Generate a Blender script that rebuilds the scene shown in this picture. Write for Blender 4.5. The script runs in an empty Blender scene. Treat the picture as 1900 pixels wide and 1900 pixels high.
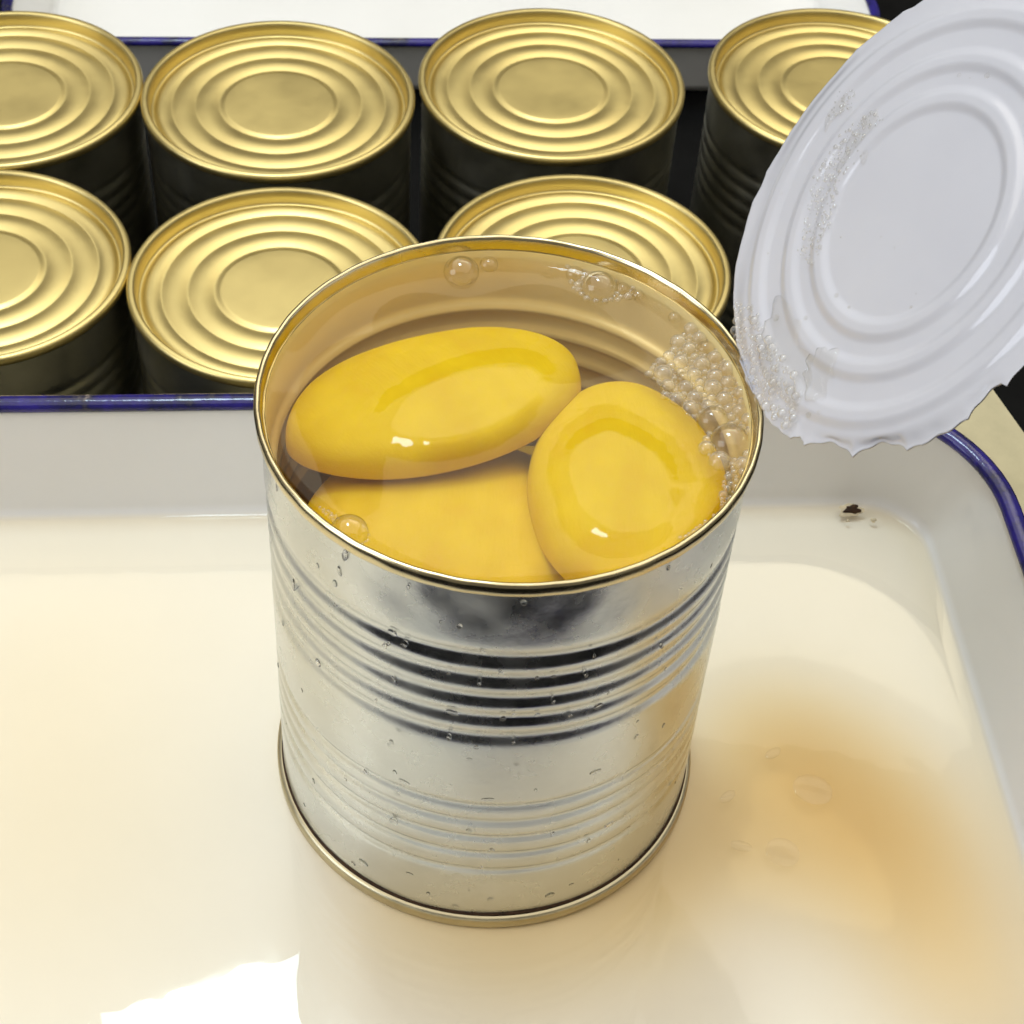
import bpy, bmesh, math, random
import numpy as np
from mathutils import Matrix, Vector

random.seed(7)
rng = np.random.default_rng(7)
S = bpy.context.scene
COL = S.collection
R_ = math.radians

# ------------------------------------------------------------------ camera
CAM_POS = Vector((0.01533, -0.26041, 0.36393))
FWD = Vector((-0.04338943, 0.67459953, -0.73690762))
RGT = Vector((0.99244976, 0.11380227, 0.04574403))
UPV = Vector((-0.11472066, 0.72935898, 0.67444395))
F_PX, CX, CY = 3340.17, 915.58, 982.36            # focal length and principal point, pixels of a 1900 px frame
cam = bpy.data.cameras.new('camera')
cam_ob = bpy.data.objects.new('camera', cam)
COL.objects.link(cam_ob)
m = Matrix((RGT, UPV, -FWD)).transposed().to_4x4()
m.translation = CAM_POS
cam_ob.matrix_world = m
cam.sensor_width = 36.0
cam.lens = 36.0 * F_PX / 1900.0
cam.shift_x = (950 - CX) / 1900.0
cam.shift_y = (CY - 950) / 1900.0
cam.clip_start = 0.01
cam.clip_end = 100
cam.dof.use_dof = True
cam.dof.focus_distance = 0.40
cam.dof.aperture_fstop = 60
S.camera = cam_ob

# ------------------------------------------------------------------ world and lamps
w = bpy.data.worlds.new('World')
S.world = w
w.use_nodes = True
w.node_tree.nodes['Background'].inputs[0].default_value = (1.0, 0.93, 0.82, 1)
w.node_tree.nodes['Background'].inputs[1].default_value = 0.16


def area_light(name, loc, target, sx, sy, radiance, col, xdir=None):
    """rectangular lamp; radiance in scene units"""
    l = bpy.data.lights.new(name, 'AREA')
    l.shape = 'RECTANGLE'
    l.size, l.size_y = sx, sy
    l.energy = radiance * sx * sy * math.pi
    l.color = col
    o = bpy.data.objects.new(name, l)
    COL.objects.link(o)
    z = (Vector(loc) - Vector(target)).normalized()
    x = Vector(xdir) if xdir else Vector((1, 0, 0))
    x = (x - z * x.dot(z)).normalized()
    y = z.cross(x)
    mm = Matrix((x, y, z)).transposed().to_4x4()
    mm.translation = Vector(loc)
    o.matrix_world = mm
    return o


# ceiling lamp: the pale blue shape mirrored in the spilt juice at the bottom of the picture
u = Vector((-0.85, -0.52, 0)).normalized()
v = Vector((0.52, -0.85, 0)).normalized()
corner = Vector((-0.225, 0.652, 1.3))
LW, LH = 0.21, 0.34
cen = corner + u * LW / 2 + v * LH / 2
area_light('ceiling_lamp', cen, cen + Vector((0, 0, -1)), LW, LH, 24, (0.66, 0.86, 1.0), u)
# warm light coming off the ceiling of the kitchen
area_light('ceiling_bounce', (0.0, 0.65, 1.75), (0.0, 0.65, 0), 3.4, 3.2, 1.30, (1.0, 0.94, 0.84))
# brighter fitting further back, seen as pale patches in the syrup
area_light('ceiling_panel', (0.27, 1.17, 1.32), (0.27, 1.17, 0), 0.92, 0.36, 2.0, (1.0, 0.93, 0.70))
# cooler light from the left
area_light('side_window', (-1.5, -0.75, 1.15), (0, 0, 0.05), 1.2, 1.2, 3.5, (0.84, 0.90, 1.0))

S.view_settings.view_transform = 'Standard'
S.view_settings.look = 'None'
S.view_settings.exposure = 0
S.view_settings.gamma = 1
S.render.engine = 'CYCLES'
S.cycles.use_denoising = True
S.cycles.use_adaptive_sampling = True
S.cycles.adaptive_threshold = 0.035
S.cycles.adaptive_min_samples = 20
S.cycles.max_bounces = 10
S.cycles.transmission_bounces = 10
S.cycles.transparent_max_bounces = 20
S.cycles.glossy_bounces = 6
S.cycles.sample_clamp_indirect = 8
S.cycles.blur_glossy = 0.4


def ray(px, py):
    return FWD + RGT * ((px - CX) / F_PX) - UPV * ((py - CY) / F_PX)


def at(px, py, z):
    d = ray(px, py)
    return CAM_POS + d * ((z - CAM_POS.z) / d.z)


def at_plane(px, py, p0, n):
    d = ray(px, py)
    return CAM_POS + d * ((Vector(p0) - CAM_POS).dot(n) / d.dot(n))


# ------------------------------------------------------------------ helpers
def mesh_data(name, verts, faces, mat=None, smooth=True):
    me = bpy.data.meshes.new(name)
    me.from_pydata([tuple(p) for p in verts], [], faces)
    me.update()
    bm = bmesh.new()
    bm.from_mesh(me)
    bmesh.ops.recalc_face_normals(bm, faces=bm.faces)
    bm.to_mesh(me)
    bm.free()
    if mat:
        me.materials.append(mat)
    if smooth:
        me.polygons.foreach_set('use_smooth', [True] * len(me.polygons))
    return me


def obj(name, me, parent=None, loc=None):
    o = bpy.data.objects.new(name, me)
    COL.objects.link(o)
    if parent:
        o.parent = parent
    if loc is not None:
        o.location = loc
    return o


def tag(o, label=None, cat=None, group=None, kind=None):
    for k, val in (('label', label), ('category', cat), ('group', group), ('kind', kind)):
        if val:
            o[k] = val
    return o


def empty(name, loc, rz=0.0):
    o = bpy.data.objects.new(name, None)
    o.empty_display_size = 0.01
    COL.objects.link(o)
    o.location = loc
    o.rotation_euler = (0, 0, rz)
    return o


def grid_faces(nr, nc, wrap=True):
    f = []
    for i in range(nr - 1):
        for j in range(nc if wrap else nc - 1):
            k = (j + 1) % nc
            f.append((i * nc + j, i * nc + k, (i + 1) * nc + k, (i + 1) * nc + j))
    return f


def lathe(prof, n=160, cap0=False, cap1=False, disp=None):
    """prof: (r, z) from first to last ring. disp(theta, r, z) -> (dr, dz)"""
    V = []
    th = np.linspace(0, 2 * math.pi, n, endpoint=False)
    for r, z in prof:
        for t in th:
            dr, dz = disp(t, r, z) if disp else (0, 0)
            V.append(((r + dr) * math.cos(t), (r + dr) * math.sin(t), z + dz))
    Fc = grid_faces(len(prof), n)
    if cap0:
        Fc.append(tuple(range(n))[::-1])
    if cap1:
        b = (len(prof) - 1) * n
        Fc.append(tuple(range(b, b + n)))
    return V, Fc


def sm(x, a, b):
    t = min(1, max(0, (x - a) / (b - a)))
    return t * t * (3 - 2 * t)


# ------------------------------------------------------------------ materials
def mat(name):
    mt = bpy.data.materials.new(name)
    mt.use_nodes = True
    nt = mt.node_tree
    return mt, nt, nt.nodes['Principled BSDF']


def N(nt, t, **kw):
    n = nt.nodes.new(t)
    for k, val in kw.items():
        if isinstance(k, str) and hasattr(n, k):
            setattr(n, k, val)
    return n


def noise(nt, scale, detail=3, rough=0.5, vec=None, stretch=None):
    n = N(nt, 'ShaderNodeTexNoise')
    n.inputs['Scale'].default_value = scale
    n.inputs['Detail'].default_value = detail
    n.inputs['Roughness'].default_value = rough
    tc = N(nt, 'ShaderNodeTexCoord')
    src = tc.outputs['Object']
    if stretch:
        mp = N(nt, 'ShaderNodeMapping')
        mp.inputs['Scale'].default_value = stretch
        nt.links.new(src, mp.inputs[0])
        src = mp.outputs[0]
    nt.links.new(src, n.inputs['Vector'])
    return n.outputs[0]


def ramp(nt, src, stops):
    r = N(nt, 'ShaderNodeValToRGB')
    el = r.color_ramp.elements
    while len(el) < len(stops):
        el.new(0.5)
    for e, (p, c) in zip(el, stops):
        e.position = p
        e.color = c if len(c) == 4 else (*c, 1)
    nt.links.new(src, r.inputs[0])
    return r.outputs[0]


def maprange(nt, src, a, b, c, d):
    n = N(nt, 'ShaderNodeMapRange')
    for i, val in zip(('From Min', 'From Max', 'To Min', 'To Max'), (a, b, c, d)):
        n.inputs[i].default_value = val
    nt.links.new(src, n.inputs[0])
    return n.outputs[0]


def bump(nt, bs, src, strength, dist):
    b = N(nt, 'ShaderNodeBump')
    b.inputs['Strength'].default_value = strength
    b.inputs['Distance'].default_value = dist
    nt.links.new(src, b.inputs['Height'])
    nt.links.new(b.outputs[0], bs.inputs['Normal'])
    return b


def metal(name, col, r0, r1, scale=60, var=0.06, bumpd=0.0, bscale=300, stretch=None):
    mt, nt, bs = mat(name)
    bs.inputs['Metallic'].default_value = 1
    n = noise(nt, scale, 5, 0.6)
    c0 = tuple(max(0, c * (1 - var)) for c in col)
    c1 = tuple(min(1, c * (1 + var)) for c in col)
    nt.links.new(ramp(nt, n, [(0.3, c0), (0.7, c1)]), bs.inputs['Base Color'])
    nt.links.new(maprange(nt, n, 0.35, 0.7, r0, r1), bs.inputs['Roughness'])
    if bumpd:
        bump(nt, bs, noise(nt, bscale, 3, 0.5, stretch=stretch), 0.5, bumpd)
    return mt


M_GOLD = metal('gold_lacquer', (0.69, 0.56, 0.235), 0.36, 0.46, 40, 0.04)
_nt = M_GOLD.node_tree
_geo = N(_nt, 'ShaderNodeNewGeometry')
_nz = N(_nt, 'ShaderNodeTexNoise')
_nz.inputs['Scale'].default_value = 26
_nz.inputs['Detail'].default_value = 4
_nt.links.new(_geo.outputs['Position'], _nz.inputs['Vector'])
bump(_nt, _nt.nodes['Principled BSDF'], _nz.outputs[0], 0.5, 0.0004)
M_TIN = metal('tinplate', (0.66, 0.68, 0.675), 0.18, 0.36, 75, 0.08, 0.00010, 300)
M_TIN_DARK = metal('shaded_tinplate', (0.50, 0.49, 0.41), 0.30, 0.42, 60, 0.10)  # tinplate of the unopened cans, their shade put into a darker colour
M_SEAM = metal('seam_gold', (0.70, 0.60, 0.36), 0.18, 0.30, 80, 0.10)
M_SEAM2 = metal('dull_seam', (0.54, 0.48, 0.32), 0.28, 0.42, 80, 0.12)
M_RAW = metal('raw_cut_steel', (0.55, 0.52, 0.46), 0.2, 0.4, 300, 0.15)


def m_inner():
    mt, nt, bs = mat('inner_lacquer')
    n = noise(nt, 50, 4)
    nt.links.new(ramp(nt, n, [(0.3, (0.92, 0.75, 0.34)), (0.7, (0.96, 0.80, 0.40))]), bs.inputs['Base Color'])
    bs.inputs['Metallic'].default_value = 0.15
    bs.inputs['Roughness'].default_value = 0.33
    return mt


M_INNER = m_inner()


def m_enamel():
    mt, nt, bs = mat('white_enamel')
    n = noise(nt, 14, 4)
    nt.links.new(ramp(nt, n, [(0.3, (0.82, 0.81, 0.78)), (0.7, (0.86, 0.85, 0.825))]), bs.inputs['Base Color'])
    bs.inputs['Roughness'].default_value = 0.05
    bs.inputs['Specular IOR Level'].default_value = 0.35
    bump(nt, bs, noise(nt, 60, 2), 0.25, 0.0002)
    return mt


M_ENAMEL = m_enamel()


def m_blue():
    mt, nt, bs = mat('blue_enamel')
    n1 = noise(nt, 75, 5, 0.65)
    n2 = noise(nt, 260, 3, 0.6)
    mix = N(nt, 'ShaderNodeMath', operation='MULTIPLY_ADD')
    nt.links.new(n2, mix.inputs[0])
    mix.inputs[1].default_value = 0.35
    nt.links.new(n1, mix.inputs[2])
    c = ramp(nt, mix.outputs[0], [(0.0, (0.018, 0.013, 0.22)), (0.60, (0.022, 0.015, 0.18)), (0.80, (0.012, 0.012, 0.055)),
                                  (0.86, (0.05, 0.045, 0.06)), (0.92, (0.34, 0.27, 0.24))])
    nt.links.new(c, bs.inputs['Base Color'])
    bs.inputs['Roughness'].default_value = 0.14
    bump(nt, bs, mix.outputs[0], 0.35, 0.0006)
    return mt


M_BLUE = m_blue()


def m_simple(name, col, rough, spec=0.5, sc=30, var=0.1, bumpd=0.0):
    mt, nt, bs = mat(name)
    n = noise(nt, sc, 5, 0.6)
    c0 = tuple(c * (1 - var) for c in col)
    c1 = tuple(min(1, c * (1 + var)) for c in col)
    nt.links.new(ramp(nt, n, [(0.3, c0), (0.7, c1)]), bs.inputs['Base Color'])
    bs.inputs['Roughness'].default_value = rough
    bs.inputs['Specular IOR Level'].default_value = spec
    if bumpd:
        bump(nt, bs, n, 0.5, bumpd)
    return mt


M_CARD = m_simple('beige_cardboard', (0.52, 0.46, 0.29), 0.8, 0.2, 90, 0.08, 0.0004)
M_BLACK = m_simple('black_counter', (0.005, 0.005, 0.005), 0.6, 0.06, 40, 0.3)
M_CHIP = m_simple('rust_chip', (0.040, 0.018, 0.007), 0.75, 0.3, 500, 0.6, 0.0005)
M_STAIN = m_simple('rust_stain', (0.64, 0.55, 0.38), 0.4, 0.4, 400, 0.15)


def m_lidwhite():
    mt, nt, bs = mat('white_lacquer')
    n = noise(nt, 30, 3)
    nt.links.new(ramp(nt, n, [(0.3, (0.62, 0.615, 0.66)), (0.7, (0.66, 0.655, 0.695))]), bs.inputs['Base Color'])
    bs.inputs['Roughness'].default_value = 0.16
    bs.inputs['Coat Weight'].default_value = 0.6
    bs.inputs['Coat Roughness'].default_value = 0.03
    bump(nt, bs, noise(nt, 90, 3), 0.2, 0.00015)
    return mt


M_LIDW = m_lidwhite()


def m_peach(name, ca, cb):
    mt, nt, bs = mat(name)
    n = noise(nt, 75, 5, 0.6)
    n3 = noise(nt, 130, 4, 0.65, stretch=(1, 0.25, 1))
    mm = N(nt, 'ShaderNodeMath', operation='MULTIPLY_ADD')
    nt.links.new(n3, mm.inputs[0])
    mm.inputs[1].default_value = 0.6
    nt.links.new(n, mm.inputs[2])
    cc = tuple(x_ * y_ for x_, y_ in zip(ca, (0.95, 0.86, 0.7)))
    nt.links.new(ramp(nt, mm.outputs[0], [(0.5, cc), (0.75, ca), (1.0, cb)]), bs.inputs['Base Color'])
    bs.inputs['Roughness'].default_value = 0.5
    bs.inputs['Specular IOR Level'].default_value = 0.12
    bs.inputs['Subsurface Weight'].default_value = 0.2
    bs.inputs['Subsurface Radius'].default_value = (0.004, 0.0025, 0.0005)
    bs.inputs['Subsurface Scale'].default_value = 1.0
    bump(nt, bs, noise(nt, 420, 4, 0.6, stretch=(1, 0.18, 1)), 0.35, 0.0005)
    return mt


M_PEACH = m_peach('peach_flesh', (0.64, 0.42, 0.003), (0.70, 0.475, 0.006))
M_PEACH2 = m_peach('pale_peach_flesh', (0.66, 0.44, 0.010), (0.72, 0.495, 0.020))


def m_liquid(name, ior, vcol, dens, bumpd=0.0, bscale=40):
    """clear liquid with refraction and absorption"""
    mt, nt, bs = mat(name)
    bs.inputs['Base Color'].default_value = (1, 1, 1, 1)
    bs.inputs['Roughness'].default_value = 0.0
    bs.inputs['IOR'].default_value = ior
    bs.inputs['Transmission Weight'].default_value = 1
    if bumpd:
        bump(nt, bs, noise(nt, bscale, 1), 1.0, bumpd)
    if dens:
        va = N(nt, 'ShaderNodeVolumeAbsorption')
        va.inputs['Color'].default_value = (*vcol, 1)
        va.inputs['Density'].default_value = dens
        nt.links.new(va.outputs[0], nt.nodes['Material Output'].inputs['Volume'])
    return mt


M_WATER = m_liquid('clear_droplet', 1.34, (1, 1, 1), 0)


def m_film(name, ior, vcol=None, dens=0, bumpd=0, bscale=20, gain=1.0, tint=(1, 1, 1), power=5.0, haze=0.0):
    """thin liquid film: transparent below its Fresnel reflection"""
    mt, nt, bs = mat(name)
    nt.nodes.remove(bs)
    tr = N(nt, 'ShaderNodeBsdfTransparent')
    tr.inputs[0].default_value = (*tint, 1)
    gl = N(nt, 'ShaderNodeBsdfGlossy')
    gl.inputs['Roughness'].default_value = 0.0
    fr = N(nt, 'ShaderNodeLayerWeight')                     # Schlick reflectance, the same from both sides of the film
    fr.inputs['Blend'].default_value = 0.5
    pw = N(nt, 'ShaderNodeMath', operation='POWER')
    nt.links.new(fr.outputs['Facing'], pw.inputs[0])
    pw.inputs[1].default_value = power
    mx = N(nt, 'ShaderNodeMixShader')
    g = N(nt, 'ShaderNodeMath', operation='MULTIPLY_ADD', use_clamp=True)
    nt.links.new(pw.outputs[0], g.inputs[0])
    f0 = ((ior - 1) / (ior + 1)) ** 2 * gain
    g.inputs[1].default_value = 1 - f0
    g.inputs[2].default_value = f0
    nt.links.new(g.outputs[0], mx.inputs[0])
    nt.links.new(tr.outputs[0], mx.inputs[1])
    nt.links.new(gl.outputs[0], mx.inputs[2])
    out = mx.outputs[0]
    if haze:                                               # froth scatters a little light
        df = N(nt, 'ShaderNodeBsdfDiffuse')
        df.inputs[0].default_value = (0.9, 0.85, 0.78, 1)
        m2 = N(nt, 'ShaderNodeMixShader')
        m2.inputs[0].default_value = haze
        nt.links.new(out, m2.inputs[1])
        nt.links.new(df.outputs[0], m2.inputs[2])
        out = m2.outputs[0]
    nt.links.new(out, nt.nodes['Material Output'].inputs['Surface'])
    if bumpd:
        b = N(nt, 'ShaderNodeBump')
        b.inputs['Strength'].default_value = 1
        b.inputs['Distance'].default_value = bumpd
        nt.links.new(noise(nt, bscale, 2), b.inputs['Height'])
        nt.links.new(b.outputs[0], gl.inputs['Normal'])
        nt.links.new(b.outputs[0], fr.inputs['Normal'])
    if dens:
        va = N(nt, 'ShaderNodeVolumeAbsorption')
        va.inputs['Color'].default_value = (*vcol, 1)
        va.inputs['Density'].default_value = dens
        nt.links.new(va.outputs[0], nt.nodes['Material Output'].inputs['Volume'])
    return mt


M_JUICE = m_film('spilt_juice', 1.36, (0.94, 0.74, 0.24), 250, 0.00016, 38)
M_SYRUP = m_film('syrup', 1.37, (0.96, 0.82, 0.34), 11)
M_FOAM = m_film('foam_film', 1.33, gain=2.5, tint=(0.99, 0.985, 0.97), power=1.7, haze=0.11)
M_DROP = m_film('droplet_film', 1.34, gain=1.0, power=5.0, tint=(0.97, 0.965, 0.95))
M_BUBBLE = m_film('bubble_film', 1.33, gain=2.5, tint=(0.985, 0.98, 0.97), power=2.1)

# ------------------------------------------------------------------ black counter and the carton that carries the front tray
Z_CTR = -0.143
tag(obj('counter', mesh_data('counter', [(-3, -3, Z_CTR), (3, -3, Z_CTR), (3, 3, Z_CTR), (-3, 3, Z_CTR)], [(0, 1, 2, 3)], M_BLACK)), kind='structure')


def rbox(x0, x1, y0, y1, z0, z1, b):
    """box with chamfered edges"""
    V, F = [], []
    ins = ((z0, b), (z0 + b, 0), (z1 - b, 0), (z1, b))
    for z, q in ins:
        for cx, cy, sx, sy in ((x0, y0, 1, 1), (x1, y0, -1, 1), (x1, y1, -1, -1), (x0, y1, 1, -1)):
            V.append((cx + sx * q, cy + sy * q, z))
    F = grid_faces(4, 4)
    F += [(3, 2, 1, 0), (12, 13, 14, 15)]
    return V, F


carton = empty('carton', (0.1345, 0.1655, Z_CTR), R_(24))
cw, cd, ch = 0.34, 0.17, 0.1385
V, F = rbox(-cw, 0, -cd, 0, 0.0005, ch - 0.0012, 0.001)
obj('carton_body', mesh_data('carton_body', V, F, M_CARD, False), carton)
for k in (0, 1):                                           # two top flaps meeting at the middle
    V, F = rbox(-cw, 0, -cd / 2 + 0.001, 0, 0, 0.0012, 0.0003)
    obj('flap', mesh_data('flap', V, F, M_CARD, False), carton, (0, -k * cd / 2, ch - 0.0011))
tag(carton, 'beige cardboard carton under the front white enamel tray', 'carton')

# ------------------------------------------------------------------ enamel trays
TRAY_YAW = R_(10.2)
JUICE_Z = 0.0013


def rrect(hx, hy, r, n=18, ns=26):
    """rounded rectangle outline, same vertex count for any size"""
    P = []
    for (cx, cy, a0) in ((hx - r, hy - r, 0), (-hx + r, hy - r, 90), (-hx + r, -hy + r, 180), (hx - r, -hy + r, 270)):
        for i in range(n):
            a = R_(a0 + 90 * i / (n - 1))
            P.append((cx + r * math.cos(a), cy + r * math.sin(a)))
        # straight run to the next corner
        nx = {0: (-hx + r, hy), 90: (-hx, -hy + r), 180: (hx - r, -hy), 270: (hx, hy - r)}[a0]
        p = P[-1]
        for i in range(1, ns):
            P.append((p[0] + (nx[0] - p[0]) * i / ns, p[1] + (nx[1] - p[1]) * i / ns))
    return P


# depth of the spilt juice over the slightly buckled tray floor: world x, y, depth, spread
BLOBS = []


def blob(px, py, d, s):
    p = at(px, py, 0)
    BLOBS.append((p.x, p.y, d, s))


blob(1440, 1370, 0.0020, 0.013)
blob(1560, 1430, 0.0018, 0.014)
blob(1340, 1480, 0.0014, 0.013)
blob(1660, 1540, 0.0018, 0.014)
blob(1480, 1580, 0.0014, 0.014)
blob(1720, 1690, 0.0016, 0.014)
blob(1820, 1850, 0.0008, 0.014)
blob(950, 1730, 0.0016, 0.014)
blob(1150, 1680, 0.0016, 0.013)
blob(1260, 1600, 0.0012, 0.012)
blob(760, 1690, 0.0010, 0.012)
blob(60, 1250, 0.0004, 0.030)
blob(30, 1600, 0.0005, 0.032)


def juice_depth(x, y):
    d = 0.00045
    for bx, by, dd, s in BLOBS:
        d += dd * 0.62 * math.exp(-((x - bx) ** 2 + (y - by) ** 2) / (2 * s * s))
    return d


def make_tray(name, origin, hx, hy, hz, rim_r, floor_r, slope, yaw, floor_fn=None):
    root = empty(name, origin, yaw)
    cyw, syw = math.cos(yaw), math.sin(yaw)
    fx, fy = hx - slope, hy - slope
    rings = []
    nf = 64
    for i in range(nf + 1):                                # floor, centre outwards
        s = 0.02 + (0.965 - 0.02) * i / nf
        rr = floor_r * s
        P = rrect(fx * s, fy * s, max(0.001, min(rr, fy * s * 0.9)))
        rings.append([(x, y, 0.0) for x, y in P])
    prof = []
    for i in range(1, 9):                                  # fillet up into the wall
        a = i / 8 * R_(74)
        prof.append((fy * 0.035 * math.sin(a) / math.sin(R_(74)), 0.0045 * (1 - math.cos(a)) / (1 - math.cos(R_(74)))))
    for o, z in prof:
        t = o / (fy * 0.035)
        P = rrect(fx - fy * 0.035 + o, fy - fy * 0.035 + o, floor_r * 0.965 + 0.035 * floor_r * t)
        rings.append([(x, y, z) for x, y in P])
    for i in range(1, 15):
        t = i / 14
        P = rrect(fx + slope * t, fy + slope * t, floor_r + (rim_r - floor_r) * t)
        rings.append([(x, y, 0.0045 + (hz - 0.0045) * t) for x, y in P])
    for i in range(0, 9):                                  # outside wall back down, 1.2 mm sheet
        t = 1 - i / 8
        P = rrect(fx + slope * t + 0.0013, fy + slope * t + 0.0013, floor_r + (rim_r - floor_r) * t + 0.0013)
        rings.append([(x, y, (hz - 0.0002) * t - 0.0032 * (1 - t)) for x, y in P])
    P = rrect(fx - 0.004, fy - 0.004, floor_r)
    rings.append([(x, y, -0.0042) for x, y in P])
    V = []
    for ring in rings:
        for x, y, z in ring:
            if floor_fn:
                wx, wy = origin[0] + x * cyw - y * syw, origin[1] + x * syw + y * cyw
                z2 = JUICE_Z - floor_fn(wx, wy)
                k = 1 - sm(z, 0.0, 0.006)
                if z >= 0:
                    z = z + z2 * k
            V.append((x, y, z))
    n = len(rings[0])
    F = grid_faces(len(rings), n)
    F.append(tuple(range(n))[::-1])
    F.append(tuple(range((len(rings) - 1) * n, len(rings) * n)))
    obj('tray_body', mesh_data('tray_body', V, F, M_ENAMEL), root)
    # rolled blue rim
    V = []
    nt_ = 12
    for k in range(nt_):
        a = 2 * math.pi * k / nt_
        off = 0.0012 + 0.0027 * math.cos(a)
        P = rrect(hx + off, hy + off, rim_r + off)
        V += [(x, y, hz + 0.0019 * math.sin(a)) for x, y in P]
    F = grid_faces(nt_, n)
    F += [((nt_ - 1) * n + j, (nt_ - 1) * n + (j + 1) % n, (j + 1) % n, j) for j in range(n)]
    obj('rim', mesh_data('rim', V, F, M_BLUE), root)['label'] = 'dark blue enamel rim, worn and chipped'
    return root, rings, fx, fy


def tray_world(x, y):
    c, s = math.cos(TRAY_YAW), math.sin(TRAY_YAW)
    return (x * c - y * s, x * s + y * c)


HX, HY, HZ = 0.1700, 0.0945, 0.0335
o2 = tray_world(0.1355 - HX, 0.0880 - HY)
tray, rings, fx, fy = make_tray('enamel_tray', (o2[0], o2[1], 0), HX, HY, HZ, 0.042, 0.019, 0.0078, TRAY_YAW, juice_depth)
tag(tray, 'white enamel tray with blue rim holding the opened can and spilt juice', 'tray', 'enamel trays')

o3 = tray_world((-0.192 + 0.2285) / 2, 0.4835 + 0.135)
tray3, _, _, _ = make_tray('enamel_tray', (o3[0], o3[1], Z_CTR + 0.0045), 0.2085, 0.135, HZ - 0.003, 0.03, 0.02, 0.0115, TRAY_YAW)
tag(tray3, 'empty white enamel tray with blue rim behind the back row of cans', 'tray', 'enamel trays')

# rusty chips in the enamel at the far corner of the front tray
def chip(px, py, z, rx, ry, mt, name, lift):
    p = at(px, py, z)
    V = [(0, 0, lift * 1.6)]
    n = 26
    ph = [random.uniform(0, 6.28) for _ in range(4)]
    for k, s in ((0, 0.6), (1, 1.0)):
        for i in range(n):
            a = 2 * math.pi * i / n
            q = s * (1 + 0.16 * math.sin(3 * a + ph[0]) + 0.12 * math.sin(5 * a + ph[1]) + 0.08 * math.sin(9 * a + ph[2]))
            V.append((rx * q * math.cos(a), ry * q * math.sin(a), lift * (1.4 if k == 0 else -0.5)))
    F = [(0, 1 + i, 1 + (i + 1) % n) for i in range(n)] + [(1 + i, 1 + n + i, 1 + n + (i + 1) % n, 1 + (i + 1) % n) for i in range(n)]
    inv = Matrix.Rotation(-TRAY_YAW, 4, 'Z') @ Matrix.Translation(Vector((-o2[0], -o2[1], 0)))
    o = obj(name, mesh_data(name, V, F, mt), tray)
    o.location = inv @ p
    o.rotation_euler = (R_(32), 0, 0)
    return o


chip(1578, 947, 0.0036, 0.0034, 0.0018, M_STAIN, 'rust_stain', 0.00010)['label'] = 'faint tan rust stain round the chip'
chip(1581, 946, 0.0036, 0.0029, 0.0015, M_CHIP, 'enamel_chip', 0.0005)['label'] = 'dark brown rusty chip in the white enamel at the far corner'
chip(1621, 965, 0.0030, 0.0009, 0.0006, M_STAIN, 'rust_stain', 0.0003)
chip(1573, 966, 0.0028, 0.0006, 0.0004, M_STAIN, 'rust_stain', 0.0003)

# spilt juice: closed thin sheet lying in the tray
V = []
nfl = 65
top = rings[:nfl + 6]
cyw, syw = math.cos(TRAY_YAW), math.sin(TRAY_YAW)
for lay in (0, 1):
    for ir, ring in enumerate(top):
        rise = 0.0011 * max(0.0, 1 - (len(top) - 1 - ir) / 9.0) ** 2
        for x, y, z in ring:
            wx, wy = o2[0] + x * cyw - y * syw, o2[1] + x * syw + y * cyw
            fl = z + (JUICE_Z - juice_depth(wx, wy)) * (1 - sm(z, 0, 0.006))
            if lay == 0:
                V.append((wx, wy, JUICE_Z + rise))
            else:
                V.append((wx, wy, min(fl, JUICE_Z + rise) - 0.0003))
n = len(rings[0])
nr = len(top)
F = grid_faces(nr, n)
F.append(tuple(range(n))[::-1])
F += [tuple(i + nr * n for i in f[::-1]) for f in F]
a = (nr - 1) * n
F += [(a + (j + 1) % n, a + j, a + j + nr * n, a + (j + 1) % n + nr * n) for j in range(n)]
jo = obj('spilt_juice', mesh_data('spilt_juice', V, F, M_JUICE))
tag(jo, 'shallow amber juice spilt over the white tray floor', 'juice', kind='stuff')

# ------------------------------------------------------------------ the unopened cans behind
CAN_H, CAN_R = 0.1197, 0.0495


def bead(z, zs, amp, wdt):
    return sum(-amp * math.exp(-((z - b) / wdt) ** 2) for b in zs)


UP_B = [0.1000 - 0.0031, 0.0935 - 0.0031, 0.0872 - 0.0031, 0.0810 - 0.0031, 0.0747 - 0.0031]
LO_B = [0.0472, 0.0413, 0.0353, 0.0290, 0.0223]


def lid_profile():
    P = []
    rs = np.concatenate([np.linspace(0.0004, 0.0195, 6), np.linspace(0.0200, 0.0440, 90)])
    for r in rs:
        z = -0.0046
        for g0, g1, h in ((0.0222, 0.0309, 0.0007), (0.0309, 0.0396, 0.0007), (0.0396, 0.0460, 0.0007)):
            q = (r - (g0 + g1) / 2) / ((g1 - g0) / 2)
            if abs(q) < 1:
                z += h * (1 - q * q) ** 1.25
        if r < 0.0222:
            z += 0.0006 * (1 - sm(r, 0.0196, 0.0222))
        P.append((r, z))
    P += [(0.0449, -0.0043), (0.0457, -0.0050), (0.0464, -0.0054), (0.0470, -0.0053), (0.0474, -0.0046), (0.0476, -0.0030),
          (0.0478, -0.0010), (0.0481, -0.0003), (0.0486, 0.0)]
    return P


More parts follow.
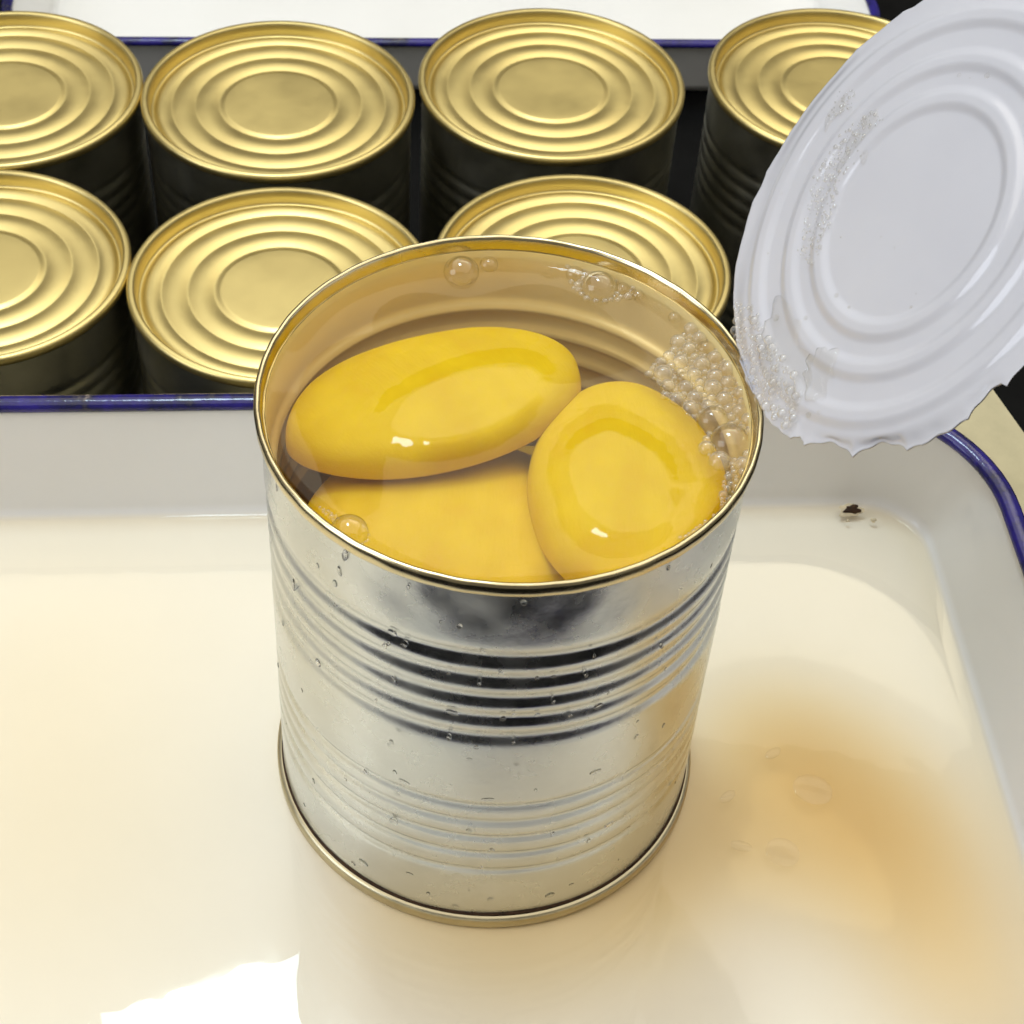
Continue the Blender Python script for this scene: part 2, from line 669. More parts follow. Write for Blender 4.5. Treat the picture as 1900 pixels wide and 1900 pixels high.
V, F = lathe(lid_profile(), 128, cap0=True)
ME_LID = mesh_data('can_end', V, F, M_GOLD)
seam = [(0.0486, 0.0), (0.0496, 0.0001), (0.0503, -0.0003), (0.0507, -0.0010), (0.0507, -0.0026), (0.0504, -0.0032), (0.0498, -0.0036), (0.0494, -0.0037)]
V, F = lathe(seam, 128)
ME_SEAM = mesh_data('seam', V, F, M_GOLD)
zs = np.linspace(0.0032, CAN_H - 0.0035, 150)
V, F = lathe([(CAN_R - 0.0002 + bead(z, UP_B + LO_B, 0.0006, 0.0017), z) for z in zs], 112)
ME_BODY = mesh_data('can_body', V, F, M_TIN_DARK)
V, F = lathe([(r, 0.0 - z) for r, z in seam], 112)
ME_FOOT = mesh_data('foot_seam', V, F, M_TIN_DARK)

cans = [((-0.21183, 0.28723), 'unopened gold-topped can, leftmost in the back row, cut by the frame'),
        ((-0.11141, 0.29931), 'unopened gold-topped can, second from the left in the back row'),
        ((-0.01185, 0.32751), 'unopened gold-topped can, third in the back row, nearest the top edge'),
        ((0.09777, 0.34836), 'unopened gold-topped can partly hidden behind the white opened lid'),
        ((-0.19099, 0.18745), 'unopened gold-topped can, leftmost in the front row, cut by the frame'),
        ((-0.09013, 0.19510), 'unopened gold-topped can, middle of the front row, touching the opened can in view'),
        ((0.00845, 0.22001), 'unopened gold-topped can directly behind the opened can, mostly hidden by it')]
for i, ((x, y), lab) in enumerate(cans):
    root = empty('tin_can', (x, y, Z_CTR), random.uniform(0, 6.28))
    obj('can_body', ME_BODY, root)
    obj('top_lid', ME_LID, root, (0, 0, CAN_H))
    obj('top_seam', ME_SEAM, root, (0, 0, CAN_H))
    obj('bottom_seam', ME_FOOT, root)
    tag(root, lab, 'can', 'unopened cans in two rows')

# ------------------------------------------------------------------ the opened can
can = empty('open_can', (0, 0, 0.0))
tag(can, 'opened silver tin can full of yellow peach halves with its lid bent up', 'can')
DENTS = []
for px, py, a in ((720, 1120, -1), (800, 1135, 1), (885, 1142, -1), (955, 1150, 1), (1022, 1150, -0.9), (1085, 1140, 0.9), (1150, 1120, -0.6)):
    p = at(px, py, 0.109)
    DENTS.append((math.atan2(p.y - 0.0, p.x), 0.1095, 0.00022 * a))


def can_disp(t, r, z):
    d = 0.0
    for a0, z0, am in DENTS:
        da = (t - a0 + math.pi) % (2 * math.pi) - math.pi
        d += am * math.exp(-(da / 0.085) ** 2 - ((z - z0) / 0.0042) ** 2)
    d += 0.00010 * math.sin(3 * t + 40 * z) * sm(z, 0.045, 0.06) + 0.00006 * math.sin(7 * t + 1 + 90 * z)
    return d, 0


zs = np.concatenate([np.linspace(0.0034, 0.02, 14), np.linspace(0.0205, 0.106, 200), np.linspace(0.1065, CAN_H - 0.0032, 14)])
V, F = lathe([(CAN_R - 0.0003 + bead(z, LO_B, 0.00055, 0.0012) + bead(z, UP_B, 0.00080, 0.0021) - 0.0003 * sm(z, 0.1020, 0.1180), z) for z in zs], 220, disp=can_disp)
obj('can_body', mesh_data('can_body', V, F, M_TIN), can)


def in_r(z):
    return CAN_R - 0.0014 + bead(z, LO_B, 0.0007, 0.0013) + bead(z, [b + 0.0045 for b in UP_B], 0.0016, 0.0013)


zi = np.linspace(0.0022, CAN_H - 0.0042, 150)
V, F = lathe([(0.0003, 0.0022)] + [(in_r(z), z) for z in zi] + [(0.0483, CAN_H - 0.0030)], 160, cap0=True)
obj('inner_wall', mesh_data('inner_wall', V, F, M_INNER), can)
# rim left by the tin opener: rolled seam, its inner face ends in a torn edge
def rim_disp(t, r, z):
    if z < CAN_H - 0.0042 and r < 0.0492:
        return 0.00004 * math.sin(61 * t), 0.00016 * math.sin(17 * t + 2 * math.sin(5 * t)) + 0.00008 * math.sin(53 * t + 3 * math.sin(7 * t))
    return 0.00003 * math.sin(45 * t), 0.00004 * math.sin(29 * t + 2)


rp = [(0.0484, 0.1166), (0.0491, 0.1164), (0.0494, 0.1161), (0.0500, 0.1163), (0.05030, 0.1168), (0.05045, 0.1176), (0.05045, 0.1188), (0.05015, 0.1195),
      (0.0497, 0.1197), (0.04925, 0.1195), (0.04900, 0.1189), (0.04875, 0.1178), (0.04860, 0.1166), (0.0482, 0.1150), (0.0484, 0.1149)]
V, F = lathe(rp, 360, disp=rim_disp)
obj('top_rim', mesh_data('top_rim', V, F, M_SEAM), can)['label'] = 'cut rolled rim with a pale gold sheen'
bp = [(0.0489, 0.0040), (0.0494, 0.0039), (0.0500, 0.0038), (0.0505, 0.0034), (0.0507, 0.0028), (0.0507, 0.0010), (0.0504, 0.0003), (0.0498, 0.0), (0.0486, 0.0002), (0.0480, 0.0012), (0.0478, 0.0022)]
V, F = lathe(bp, 200, cap1=True)
obj('bottom_seam', mesh_data('bottom_seam', V, F, M_SEAM2), can)
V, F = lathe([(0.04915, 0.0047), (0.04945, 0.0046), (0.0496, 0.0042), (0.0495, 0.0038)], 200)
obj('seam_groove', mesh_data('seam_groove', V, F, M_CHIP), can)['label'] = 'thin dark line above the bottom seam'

# lid, cut free and bent up on the right-hand side
LID_C = Vector((0.0716, 0.01885, 0.1590))
th_, ph_ = 0.96334, -2.83646
LN = Vector((math.sin(th_) * math.cos(ph_), math.sin(th_) * math.sin(ph_), math.cos(th_)))
LX = LN.cross(Vector((0, 0, 1))).normalized()             # along the hinge
LY = LN.cross(LX)
if LY.z < 0:
    LX, LY = -LX, -LY                                     # LY points up the lid, away from the hinge
LR = 0.0476
nth = 420
JAG = np.zeros(nth)
edge_z = np.zeros(nth)
lr = np.random.default_rng(3)
cuts = []
a = 0.0
while a < 2 * math.pi:
    stp = lr.choice([0.09, 0.14, 0.2, 0.27, 0.3])
    cuts.append((a, stp))
    a += stp
for i in range(nth):
    t = 2 * math.pi * i / nth
    for a, stp in cuts:
        if a <= t < a + stp:
            s = (t - a) / stp
            # the blade leaves one scallop after another, deepest on the near lower edge
            JAG[i] = -0.0014 * (math.sin(math.pi * s) ** 0.8) * (0.55 + 0.45 * math.sin(a * 7.3)) - 0.0001 * math.sin(5 * s * math.pi)
            edge_z[i] = 0.00008 * math.sin(math.pi * s) * (0.5 + 0.5 * math.sin(a * 5.1 + 1))
ang = np.arange(nth) * 2 * math.pi / nth
JP = at_plane(1660, 830, LID_C, LN) - LID_C
J_ANG = math.atan2(JP.dot(LY), JP.dot(LX if LX.cross(LY).dot(LN) > 0 else -LX))
near = np.exp(-((((ang - J_ANG + math.pi) % (2 * math.pi)) - math.pi) / 0.75) ** 2)      # lower right of the lid
amp = 0.40 + 2.0 * near
prof = []
rs = np.concatenate([np.linspace(0.0006, 0.0195, 8), np.linspace(0.0200, 0.0420, 84), np.linspace(0.0424, LR, 18)])
for r in rs:
    z = 0.0
    for g0, g1 in ((0.0211, 0.0250), (0.0290, 0.0328), (0.0379, 0.0420)):
        z += 0.0006 * (sm(r, g0 - 0.0010, g0 + 0.0014) - sm(r, g1 - 0.0014, g1 + 0.0010))
    z -= 0.0007 * sm(r, 0.0425, 0.0475)
    prof.append((r, z))
V = []
for r, z in prof:
    k = sm(r, 0.0435, LR)
    for i in range(nth):
        t = ang[i]
        rr = r + k * JAG[i] * amp[i]
        zz = z - k * edge_z[i] * (0.4 + amp[i]) + k * 0.0006 * math.sin(5 * t + 1)
        # bent at the hinge, a faint buckle across the sheet
        yy = rr * math.sin(t)
        zz += 0.10 * max(0, -yy - 0.036) ** 1.5 * 1.0 + 0.0004 * math.sin(70 * yy + 1)
        V.append((rr * math.cos(t), yy, zz))
F = grid_faces(len(prof), nth)
F.append(tuple(range(nth))[::-1])
nv = len(V)
base_faces = list(F)
V2 = [(x, y, z - 0.00028) for x, y, z in V]
V += V2
F += [tuple(i + nv for i in f[::-1]) for f in base_faces]
e0 = (len(prof) - 1) * nth
edge_faces = [(e0 + (j + 1) % nth, e0 + j, e0 + j + nv, e0 + (j + 1) % nth + nv) for j in range(nth)]
ME = mesh_data('lid', V, F + edge_faces, M_LIDW)
ME.materials.append(M_GOLD)
ME.materials.append(M_RAW)
nb = len(base_faces)
for i, pl in enumerate(ME.polygons):
    if nb <= i < 2 * nb:
        pl.material_index = 1
    elif i >= 2 * nb:
        pl.material_index = 2
lid = obj('lid', ME, can)
LM = Matrix((LX, LY, LX.cross(LY))).transposed().to_4x4()
if LX.cross(LY).dot(LN) < 0:
    LX = -LX
    LM = Matrix((LX, LY, LX.cross(LY))).transposed().to_4x4()
LM.translation = LID_C
lid.matrix_local = LM
lid['label'] = 'white-lacquered lid bent upright, with ringed beads and a ragged cut edge'
# strip of tin still joining lid and rim
hp = at(1385, 700, 0.1185)
V = []
for i in range(9):
    s = -1 + 2 * i / 8
    a0 = math.atan2(0.0135, 0.0470) + s * 0.10
    V.append((0.0490 * math.cos(a0), 0.0490 * math.sin(a0), 0.1176))
    V.append((0.0488 * math.cos(a0), 0.0488 * math.sin(a0), 0.1200))
    q = LID_C + LY * (-0.0462) + LX * (-0.0049 * s)
    V.append(tuple(q))
F = []
for i in range(8):
    for k in (0, 1):
        F.append((i * 3 + k, i * 3 + 3 + k, i * 3 + 4 + k, i * 3 + 1 + k))
obj('hinge_strip', mesh_data('hinge_strip', V, F, M_LIDW), can)

# ------------------------------------------------------------------ peach halves
L_Z = 0.1136


def make_peach(label, cx, cy, ctop, a, b, c, rz, mt, seed, tilt=(0, 0), ex=2.6):
    root_c = Vector((cx, cy, ctop - c))
    V = []
    nu, nvv = 96, 56
    rs_ = np.random.default_rng(seed)
    ph = rs_.uniform(0, 6.28, 6)
    for i in range(nvv + 1):
        la = math.pi / 2 - math.pi * i / nvv
        for j in range(nu):
            lo = 2 * math.pi * j / nu
            e_ = 2 / ex                                   # flatter on top, fuller at the sides than an ellipsoid
            cl = math.copysign(abs(math.cos(la)) ** e_, math.cos(la))
            x, y, z = cl * math.cos(lo), cl * math.sin(lo), math.copysign(abs(math.sin(la)) ** e_, math.sin(la))
            # underside is the cut face, nearly flat, with the hollow of the stone
            if z < 0:
                z = -0.22 * (abs(z) ** 0.6) + 0.30 * math.exp(-((math.hypot(x, y)) / 0.40) ** 2) * (1 if z < -0.5 else 0)
            q = 1 + 0.018 * math.sin(2 * lo + ph[0]) + 0.012 * math.sin(3 * lo + ph[1] + 2 * z) + 0.010 * math.sin(5 * x + ph[2]) * math.cos(4 * y + ph[3])
            # shallow suture line along the fruit
            q -= 0.02 * math.exp(-((y + 0.35) / 0.10) ** 2) * max(0, z)
            V.append((a * x * q, b * y * q, c * z * (1 + 0.011 * math.sin(7 * x + ph[4] + 2 * math.sin(3 * y)) * math.sin(8 * y + ph[5]) + 0.003 * math.sin(19 * x + 5 * y + ph[0]) * math.sin(17 * y - 4 * x))))
    F = grid_faces(nvv + 1, nu)
    # soft fruit pressed against the wall of the can, and barely breaking the syrup
    rm = Matrix.Rotation(rz, 3, 'Z') @ Matrix.Rotation(tilt[1], 3, 'Y') @ Matrix.Rotation(tilt[0], 3, 'X')
    ri = rm.inverted()
    V2 = []
    for p in V:
        p = rm @ Vector(p) + root_c
        q = math.hypot(p.x, p.y)
        if q > 0.0440:
            k = (0.0440 + 0.0032 * (1 - math.exp(-(q - 0.0440) / 0.0032))) / q
            p.x, p.y = p.x * k, p.y * k
        if p.z > L_Z:
            p.z = L_Z + (p.z - L_Z) * 0.45
        V2.append(ri @ (p - root_c))
    V = V2
    o = obj('peach_half', mesh_data('peach_half', V, F, mt), None, root_c)
    o.rotation_euler = (tilt[0], tilt[1], rz)
    tag(o, label, 'peach', 'peach halves in syrup')
    return o


make_peach('long yellow peach half lying at the far left of the open can', -0.0158, 0.0105, L_Z - 0.0008, 0.0324, 0.0232, 0.0092, R_(36), M_PEACH, 1, (R_(-14), 0), 2.8)
make_peach('yellow peach half at the right of the open can, below the foam', 0.0256, -0.0085, L_Z + 0.0004, 0.0202, 0.0318, 0.0110, R_(5), M_PEACH, 2, (R_(-4), R_(4)), 2.7)
make_peach('paler peach half sunk lower at the front of the open can', -0.0085, -0.0165, L_Z - 0.0078, 0.0310, 0.0285, 0.0125, R_(2), M_PEACH2, 3, (R_(-9), 0), 2.3)
make_peach('peach half deep in the syrup, seen only through the dark gap', 0.004, 0.010, L_Z - 0.036, 0.030, 0.026, 0.016, R_(40), M_PEACH, 4)

# ------------------------------------------------------------------ syrup
# its surface climbs the wall and the fruit that breaks it, so the height is taken from the fruit below
bpy.context.view_layer.update()
GN = 220
GX = np.linspace(-0.050, 0.050, GN)
from mathutils.bvhtree import BVHTree
TREES = []
for o in [q for q in COL.objects if q.name.startswith('peach_half')]:
    mw = o.matrix_world
    TREES.append(BVHTree.FromPolygons([mw @ vv.co for vv in o.data.vertices], [tuple(pp.vertices) for pp in o.data.polygons]))
HT = np.full((GN, GN), -1.0)
for i, x in enumerate(GX):
    for j, y in enumerate(GX):
        if x * x + y * y > 0.0505 ** 2:
            continue
        for tr in TREES[:2]:
            hit = tr.ray_cast(Vector((x, y, 0.2)), Vector((0, 0, -1)))
            if hit[0] is not None:
                HT[i, j] = max(HT[i, j], hit[0].z)
MASK = HT > L_Z
mi, mj = np.nonzero(MASK)
D2 = np.full((GN, GN), 1.0)
for i, j in zip(mi, mj):
    D2 = np.minimum(D2, (GX[:, None] - GX[i]) ** 2 + (GX[None, :] - GX[j]) ** 2)
DI = np.sqrt(D2)
ZS = L_Z + 0.0008 * np.exp(-DI / 0.0024)
ZS = np.where(MASK, np.maximum(ZS, HT + 0.00012), ZS)
RR = np.hypot(GX[:, None], GX[None, :])
AA = np.arctan2(GX[None, :], GX[:, None])
ZS = ZS + 0.0012 * np.exp(-np.maximum(0, 0.0484 - RR) / (0.0034 + 0.0019 * np.sin(3 * AA + 1) * np.sin(5 * AA)))
ZS = ZS + 0.00005 * np.sin(150 * GX[:, None] + 60 * GX[None, :]) + 0.00005 * np.sin(110 * GX[None, :] - 70 * GX[:, None] + 1)
for _ in range(2):                                          # surface tension rounds it off
    Zp = np.pad(ZS, 1, mode='edge')
    ZS = (Zp[1:-1, 1:-1] * 4 + Zp[:-2, 1:-1] + Zp[2:, 1:-1] + Zp[1:-1, :-2] + Zp[1:-1, 2:]) / 8
ZS = np.where(MASK, np.maximum(ZS, HT + 0.00012), ZS)


def syrup_z(x, y):
    fx_, fy_ = (x - GX[0]) / (GX[1] - GX[0]), (y - GX[0]) / (GX[1] - GX[0])
    i, j = min(GN - 2, max(0, int(fx_))), min(GN - 2, max(0, int(fy_)))
    a_, b_ = fx_ - i, fy_ - j
    return float((ZS[i, j] * (1 - a_) + ZS[i + 1, j] * a_) * (1 - b_) + (ZS[i, j + 1] * (1 - a_) + ZS[i + 1, j + 1] * a_) * b_)


V = []
nth2, nr2 = 260, 130
RL = 0.0484
for i in range(nr2 + 1):
    r = RL * (0.004 + 0.996 * (i / nr2) ** 0.85)
    for j in range(nth2):
        t = 2 * math.pi * j / nth2
        x, y = r * math.cos(t), r * math.sin(t)
        V.append((x, y, syrup_z(x, y)))
zl = np.linspace(L_Z - 0.0006, 0.004, 110)
for z in zl:
    for j in range(nth2):
        t = 2 * math.pi * j / nth2
        rr = in_r(z) + 0.0003
        V.append((rr * math.cos(t), rr * math.sin(t), z))
F = grid_faces(nr2 + 1 + len(zl), nth2)
F = [f[::-1] for f in F]
F.append(tuple(range(nth2)))
F.append(tuple(range((nr2 + len(zl)) * nth2, (nr2 + len(zl) + 1) * nth2))[::-1])
F = [f[::-1] for f in F]
so = obj('syrup', mesh_data('syrup', V, F, M_SYRUP))
tag(so, 'clear golden syrup filling the opened can to just below its rim', 'syrup', kind='stuff')


# ------------------------------------------------------------------ bubbles and foam
def dome(n=20, m_=9, low=-0.25):
    V = [(0, 0, 1)]
    for i in range(1, m_ + 1):
        la = math.pi / 2 - (math.pi / 2 - math.asin(low)) * i / m_
        for j in range(n):
            lo = 2 * math.pi * j / n
            V.append((math.cos(la) * math.cos(lo), math.cos(la) * math.sin(lo), math.sin(la)))
    F = [(0, 1 + j, 1 + (j + 1) % n) for j in range(n)]
    for i in range(m_ - 1):
        for j in range(n):
            F.append((1 + i * n + j, 1 + (i + 1) * n + j, 1 + (i + 1) * n + (j + 1) % n, 1 + i * n + (j + 1) % n))
    return V, F


V, F = dome(36, 16, -0.3)
ME_BUB = mesh_data('bubble', V, F, M_BUBBLE)
BIG = [(855, 492, 36, 'large clear bubble on the syrup under the far rim, left of centre'),
       (906, 480, 19, 'small clear bubble beside the large one under the far rim'),
       (1127, 502, 37, 'large clear bubble amid small froth under the far rim, right of centre'),
       (1078, 480, 18, 'clear bubble touching the left of the large bubble in the far froth'),
       (1176, 512, 15, 'clear bubble touching the right of the large bubble in the far froth'),
       (1204, 528, 12, 'small clear bubble at the right end of the far froth'),
       (1268, 578, 13, 'lone small bubble between the far froth and the foam by the lid'),
       (1322, 772, 30, 'clear bubble at the lower left of the foam below the lid'),
       (1368, 812, 40, 'largest clear bubble, against the rim where the lid is hinged'),
       (1322, 640, 18, 'medium bubble in the upper part of the foam by the lid'),
       (1268, 700, 14, 'medium bubble in the middle of the foam by the lid'),
       (648, 978, 34, 'clear bubble by the near left rim of the opened can')]
big_xy = []
PXM = 9300.0                                                # pixels per metre at the syrup
for px, py, rp_, lab in BIG:
    r = rp_ / PXM
    p = at(px, py + 0.35 * rp_, L_Z)
    q = math.hypot(p.x, p.y)
    lim = 0.0485 - r * 0.9
    if q > lim:
        p.x, p.y = p.x * lim / q, p.y * lim / q
    o = obj('bubble', ME_BUB, None, (p.x, p.y, L_Z + 0.0005))
    o.scale = (r, r, r * 0.8)
    tag(o, lab, 'bubble', 'larger bubbles on the syrup')
    big_xy.append((p.x, p.y, r))

DV, DF = dome(12, 6, -0.2)


def foam_mesh(items):
    V, F = [], []
    for (c, r, n) in items:
        n = Vector(n).normalized()
        qx = n.orthogonal().normalized()
        qy = n.cross(qx)
        b = len(V)
        for x, y, z in DV:
            p = Vector(c) + qx * (x * r) + qy * (y * r) + n * (z * r * 0.85)
            V.append(tuple(p))
        F += [tuple(i + b for i in f) for f in DF]
    return V, F


def inside(px, py, poly):
    ins = False
    j = len(poly) - 1
    for i in range(len(poly)):
        (xi, yi), (xj, yj) = poly[i], poly[j]
        if (yi > py) != (yj > py) and px < (xj - xi) * (py - yi) / (yj - yi) + xi:
            ins = not ins
        j = i
    return ins


def pack(poly, n, rmin, rmax, items, put, skip=()):
    xs = [p[0] for p in poly]
    ys = [p[1] for p in poly]
    done = [(c, r) for c, r, _n in items]
    n += len(done)
    tries = 0
    while len(done) < n and tries < n * 80:
        tries += 1
        px, py = random.uniform(min(xs), max(xs)), random.uniform(min(ys), max(ys))
        if not inside(px, py, poly):
            continue
        r = (rmin + (rmax - rmin) * random.random() ** 2.2) / PXM
        c, nn = put(px, py)
        if c is None:
            continue
        if any((c - d).length < 0.87 * (r + rd) for d, rd in done):
            continue
        if any(math.hypot(c.x - bx, c.y - by) < 0.95 * br + 0.5 * r for bx, by, br in skip):
            continue
        done.append((c, r))
        items.append((c, r, nn))


def on_syrup(px, py):
    p = at(px, py, L_Z + 0.0006)
    q = math.hypot(p.x, p.y)
    if q > 0.0484:
        return None, None
    return Vector((p.x, p.y, syrup_z(p.x, p.y) - 0.0001)), (0, 0, 1)


def on_lid(px, py):
    p = at_plane(px, py, LID_C + LN * 0.0006, LN)
    if (p - LID_C).length > 0.0458:
        return None, None
    return p, tuple(LN)


items = []
foam_poly = [(1300, 570), (1288, 600), (1272, 615), (1250, 640), (1238, 660), (1215, 672), (1204, 690), (1222, 706), (1232, 728), (1262, 742), (1275, 765), (1300, 775), (1312, 800),
             (1306, 825), (1330, 860), (1400, 870), (1440, 800), (1430, 700), (1400, 600), (1340, 560)]
pack(foam_poly, 30, 15, 24, items, on_syrup, big_xy)
pack(foam_poly, 90, 9, 14, items, on_syrup, big_xy)
pack(foam_poly, 220, 5.5, 9, items, on_syrup, big_xy)
pack(foam_poly, 500, 3, 5.5, items, on_syrup, big_xy)
pack([(1395, 830), (1345, 880), (1338, 915), (1335, 950), (1300, 975), (1262, 998), (1300, 995), (1360, 950), (1410, 880)], 90, 4, 9, items, on_syrup, big_xy)
pack([(1240, 548), (1270, 565), (1290, 600), (1330, 640), (1330, 580), (1270, 545)], 40, 4, 8, items, on_syrup, big_xy)
V, F = foam_mesh(items)
fo = obj('foam', mesh_data('foam', V, F, M_FOAM))
tag(fo, 'fine pale foam on the syrup beside the bent lid', 'foam', kind='stuff')

items = []
pack([(1050, 480), (1062, 530), (1082, 548), (1110, 556), (1150, 556), (1198, 540), (1220, 545), (1200, 515), (1120, 490)], 60, 6, 11, items, on_syrup, big_xy)
pack([(1050, 480), (1062, 530), (1082, 548), (1110, 556), (1150, 556), (1198, 540), (1220, 545), (1200, 515), (1120, 490)], 130, 4, 9, items, on_syrup, big_xy)
V, F = foam_mesh(items)
fo = obj('foam', mesh_data('foam', V, F, M_FOAM))
tag(fo, 'small patch of froth around bubbles under the far rim', 'foam', kind='stuff')

items = []
pack([(590, 938), (605, 945), (680, 985), (690, 1000), (672, 1010), (610, 960)], 40, 3, 6, items, on_syrup, big_xy)
V, F = foam_mesh(items)
fo = obj('foam', mesh_data('foam', V, F, M_FOAM))
tag(fo, 'thin line of tiny bubbles along the near left rim', 'foam', kind='stuff')

items = []
pack([(1348, 600), (1360, 560), (1400, 570), (1430, 640), (1480, 690), (1470, 790), (1430, 800), (1400, 760), (1360, 680)], 150, 3, 10, items, on_lid)
pack([(1395, 700), (1480, 700), (1470, 790), (1415, 800)], 40, 8, 24, items, on_lid)
pack([(1480, 470), (1510, 330), (1560, 250), (1620, 200), (1640, 225), (1600, 290), (1560, 330), (1540, 420), (1510, 500)], 260, 1.5, 5, items, on_lid)
pack([(1530, 225), (1560, 170), (1590, 165), (1580, 200)], 40, 1.5, 4, items, on_lid)
V, F = foam_mesh(items)
fo = obj('foam', mesh_data('foam', V, F, M_FOAM))
tag(fo, 'wet froth streaked up the white underside of the bent lid', 'foam', kind='stuff')

# ------------------------------------------------------------------ smears of water on the lid
def smear(px, py, rx, ry, rz, label):
    c = at_plane(px, py, LID_C + LN * 0.0001, LN)
    ph = [random.uniform(0, 6.28) for _ in range(4)]
    V = [(0, 0, 0.0006)]
    n = 60
    rg = ((0.5, 0.00062), (0.8, 0.0006), (0.94, 0.00035), (1.0, -0.0006))
    for sc_, z in rg:
        for i in range(n):
            a_ = 2 * math.pi * i / n
            q = sc_ * (1 + 0.22 * math.sin(2 * a_ + ph[0]) + 0.15 * math.sin(3 * a_ + ph[1]) + 0.12 * math.sin(7 * a_ + ph[2]) + 0.07 * math.sin(13 * a_ + ph[3]))
            V.append((rx * q * math.cos(a_), ry * q * math.sin(a_), z + 0.0001 * math.sin(9 * a_ + ph[1])))
    F = [(0, 1 + i, 1 + (i + 1) % n) for i in range(n)]
    for k in range(len(rg) - 1):
        F += [(1 + k * n + i, 1 + (k + 1) * n + i, 1 + (k + 1) * n + (i + 1) % n, 1 + k * n + (i + 1) % n) for i in range(n)]
    o = obj('water_smear', mesh_data('water_smear', V, F, M_DROP))
    xv = Vector(RGT) - LN * Vector(RGT).dot(LN)
    xv = Matrix.Rotation(R_(rz), 3, LN) @ xv.normalized()
    mm = Matrix((xv, LN.cross(xv), LN)).transposed().to_4x4()
    mm.translation = c
    o.matrix_world = mm
    tag(o, label, 'water', 'wet smears on the lid')


smear(1600, 262, 0.0075, 0.0035, 55, 'wet smear of water high on the white lid, amid fine froth')
smear(1555, 195, 0.0050, 0.0020, 60, 'small wet smear near the upper left edge of the white lid')
smear(1455, 650, 0.0065, 0.0100, 20, 'broad wet smear low on the white lid above the hinge')
smear(1520, 690, 0.0040, 0.0055, 10, 'wet patch on the lower beads of the white lid')

# ------------------------------------------------------------------ droplets
V, F = dome(14, 7, -0.15)
F.append(tuple(range(len(V) - 14, len(V)))[::-1])
ME_DROP = mesh_data('droplet', V, F, M_WATER)
ME_DROP2 = mesh_data('droplet', V, F, M_DROP)


def droplet(c, n, up, rx, ry, h, label, group):
    n = Vector(n).normalized()
    up = Vector(up)
    yv = (up - n * up.dot(n)).normalized()
    xv = yv.cross(n)
    mm = Matrix((xv * rx, yv * ry, n * h)).transposed().to_4x4()
    mm.translation = Vector(c)
    o = obj('water_droplet', ME_DROP if group == 'droplets on the can side' else ME_DROP2)
    o.matrix_world = mm
    tag(o, label, 'droplet', group)


def on_can(px, py):
    """nearest hit of the sight line with the can's side"""
    d = ray(px, py)
    p = CAM_POS
    A = d.x ** 2 + d.y ** 2
    B = 2 * (p.x * d.x + p.y * d.y)
    C_ = p.x ** 2 + p.y ** 2 - (CAN_R - 0.0004) ** 2
    q = B * B - 4 * A * C_
    if q < 0:
        return None
    s = (-B - math.sqrt(q)) / (2 * A)
    h = p + d * s
    return h if 0.006 < h.z < 0.115 else None


spots = [(640, 1030, 4, 8), (630, 1060, 3, 6), (622, 1082, 4, 5), (728, 1174, 6, 4), (512, 900, 2, 8), (545, 1085, 3, 9), (590, 1230, 5, 5),
         (562, 1280, 4, 5), (840, 1322, 8, 4), (905, 1482, 10, 3), (750, 1450, 8, 3), (1105, 1432, 8, 3), (870, 1541, 4, 4), (675, 1600, 8, 5),
         (760, 1620, 7, 3), (1020, 1660, 7, 5), (910, 1668, 4, 4), (1180, 1366, 4, 4), (730, 1525, 6, 5), (1110, 1310, 6, 4), (1230, 1345, 4, 5),
         (1130, 1530, 7, 4), (845, 1680, 5, 3), (656, 1602, 4, 4), (1060, 1640, 5, 3)]
for k in range(70):
    px = random.uniform(505, 1330)
    py = random.uniform(1020, 1660)
    spots.append((px, py, random.uniform(1.5, 4), random.uniform(2, 4.5)))
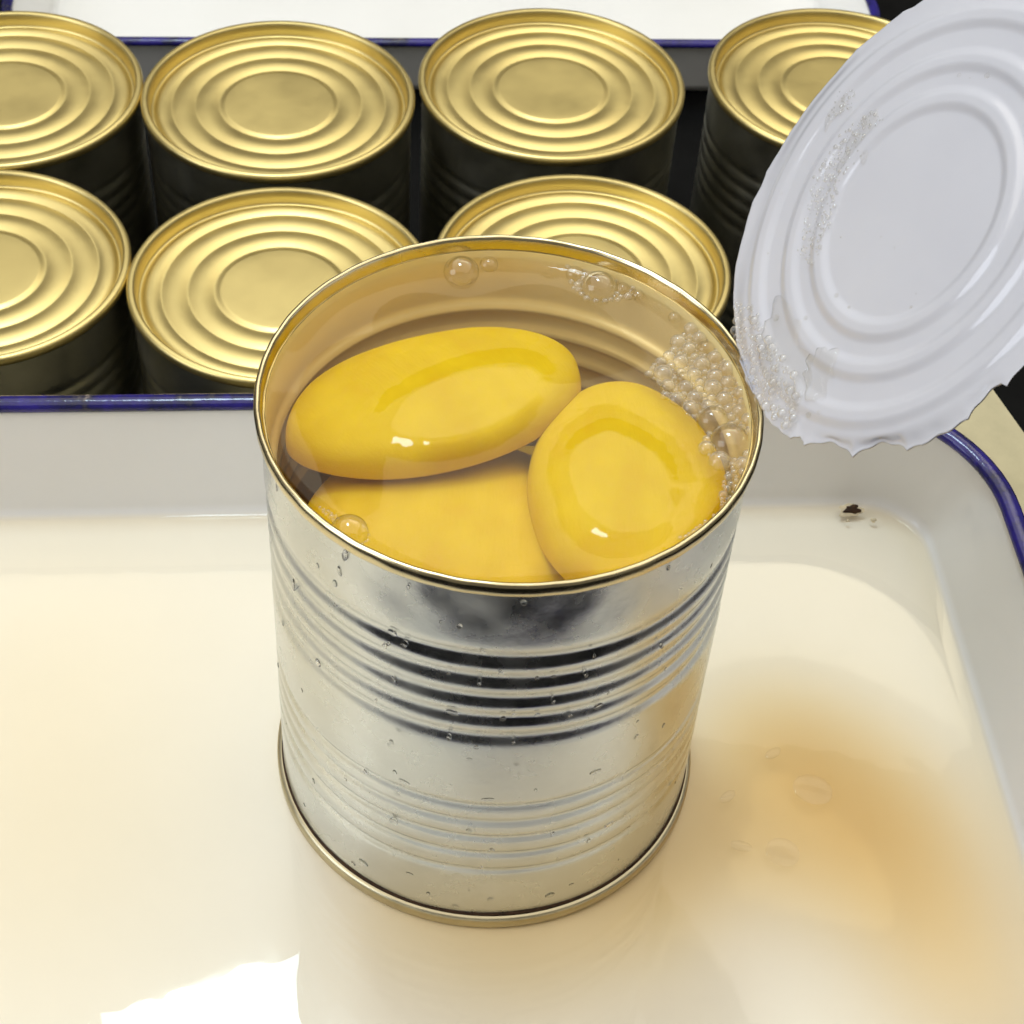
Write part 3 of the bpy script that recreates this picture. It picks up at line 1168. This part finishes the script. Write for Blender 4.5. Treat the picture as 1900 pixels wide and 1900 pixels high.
for px, py, a, b in spots:
    h = on_can(px, py)
    if h is None:
        continue
    n = Vector((h.x, h.y, 0)).normalized()
    k = 1.5 / 8600
    droplet(h, n, (random.uniform(-.3, .3), 0, 1), a * k, b * k * 1.3, min(a, b) * k * 0.45, 'tiny clear water droplet clinging to the side of the opened can', 'droplets on the can side')

for px, py, a in ((1495, 590, 4), (1552, 548, 4), (1700, 545, 2), (1660, 460, 2.5), (1680, 425, 2), (1635, 440, 2), (1690, 570, 2.5), (1720, 600, 3), (1575, 570, 3),
                  (1690, 365, 2), (1780, 140, 4), (1832, 140, 5), (1800, 145, 2), (1623, 95, 4), (1648, 100, 5), (1480, 290, 3), (1450, 360, 2.5), (1425, 470, 2), (1560, 440, 2),
                  (1395, 570, 5), (1390, 590, 4), (1440, 590, 6), (1480, 745, 8), (1500, 770, 5), (1520, 765, 4)):
    p = at_plane(px, py, LID_C + LN * 0.0002, LN)
    droplet(p, LN, LY, a / 8200, a / 7600, a / 15000, 'tiny clear water droplet on the white underside of the lid', 'droplets on the lid')

for px, py, a, b, rz, lab in ((1508, 1465, 38, 26, -20, 'larger flat drop lying in the juice right of the can'),
                              (1452, 1582, 32, 24, -35, 'second flat drop in the juice, nearer the bottom edge'),
                              (1350, 1478, 19, 8, 50, 'narrow flat drop in the juice close to the can'),
                              (1434, 1398, 19, 8, 45, 'narrow flat drop in the juice, farthest from the bottom edge'),
                              (1375, 1570, 20, 9, -5, 'small flat drop in the juice beside the second large drop'),
                              (312, 915, 10, 12, 0, 'single clear drop on the far white wall of the tray')):
    if py < 1000:
        p = at(px, py, 0.010)
        q = tray_world(0, 1)
        droplet(at(px, py, 0.0065), (-0.2 * 0.1 + 0.17, -0.96, 0.25), (0, 0, 1), a / 7500, b / 7000, 0.0008, lab, None)
        continue
    p = at(px, py, JUICE_Z)
    up = Vector((-math.sin(R_(rz)), math.cos(R_(rz)), 0))
    droplet((p.x, p.y, JUICE_Z + 0.0001), (0, 0, 1), up, a / 7600, b / 6000, 0.00035, lab, None)
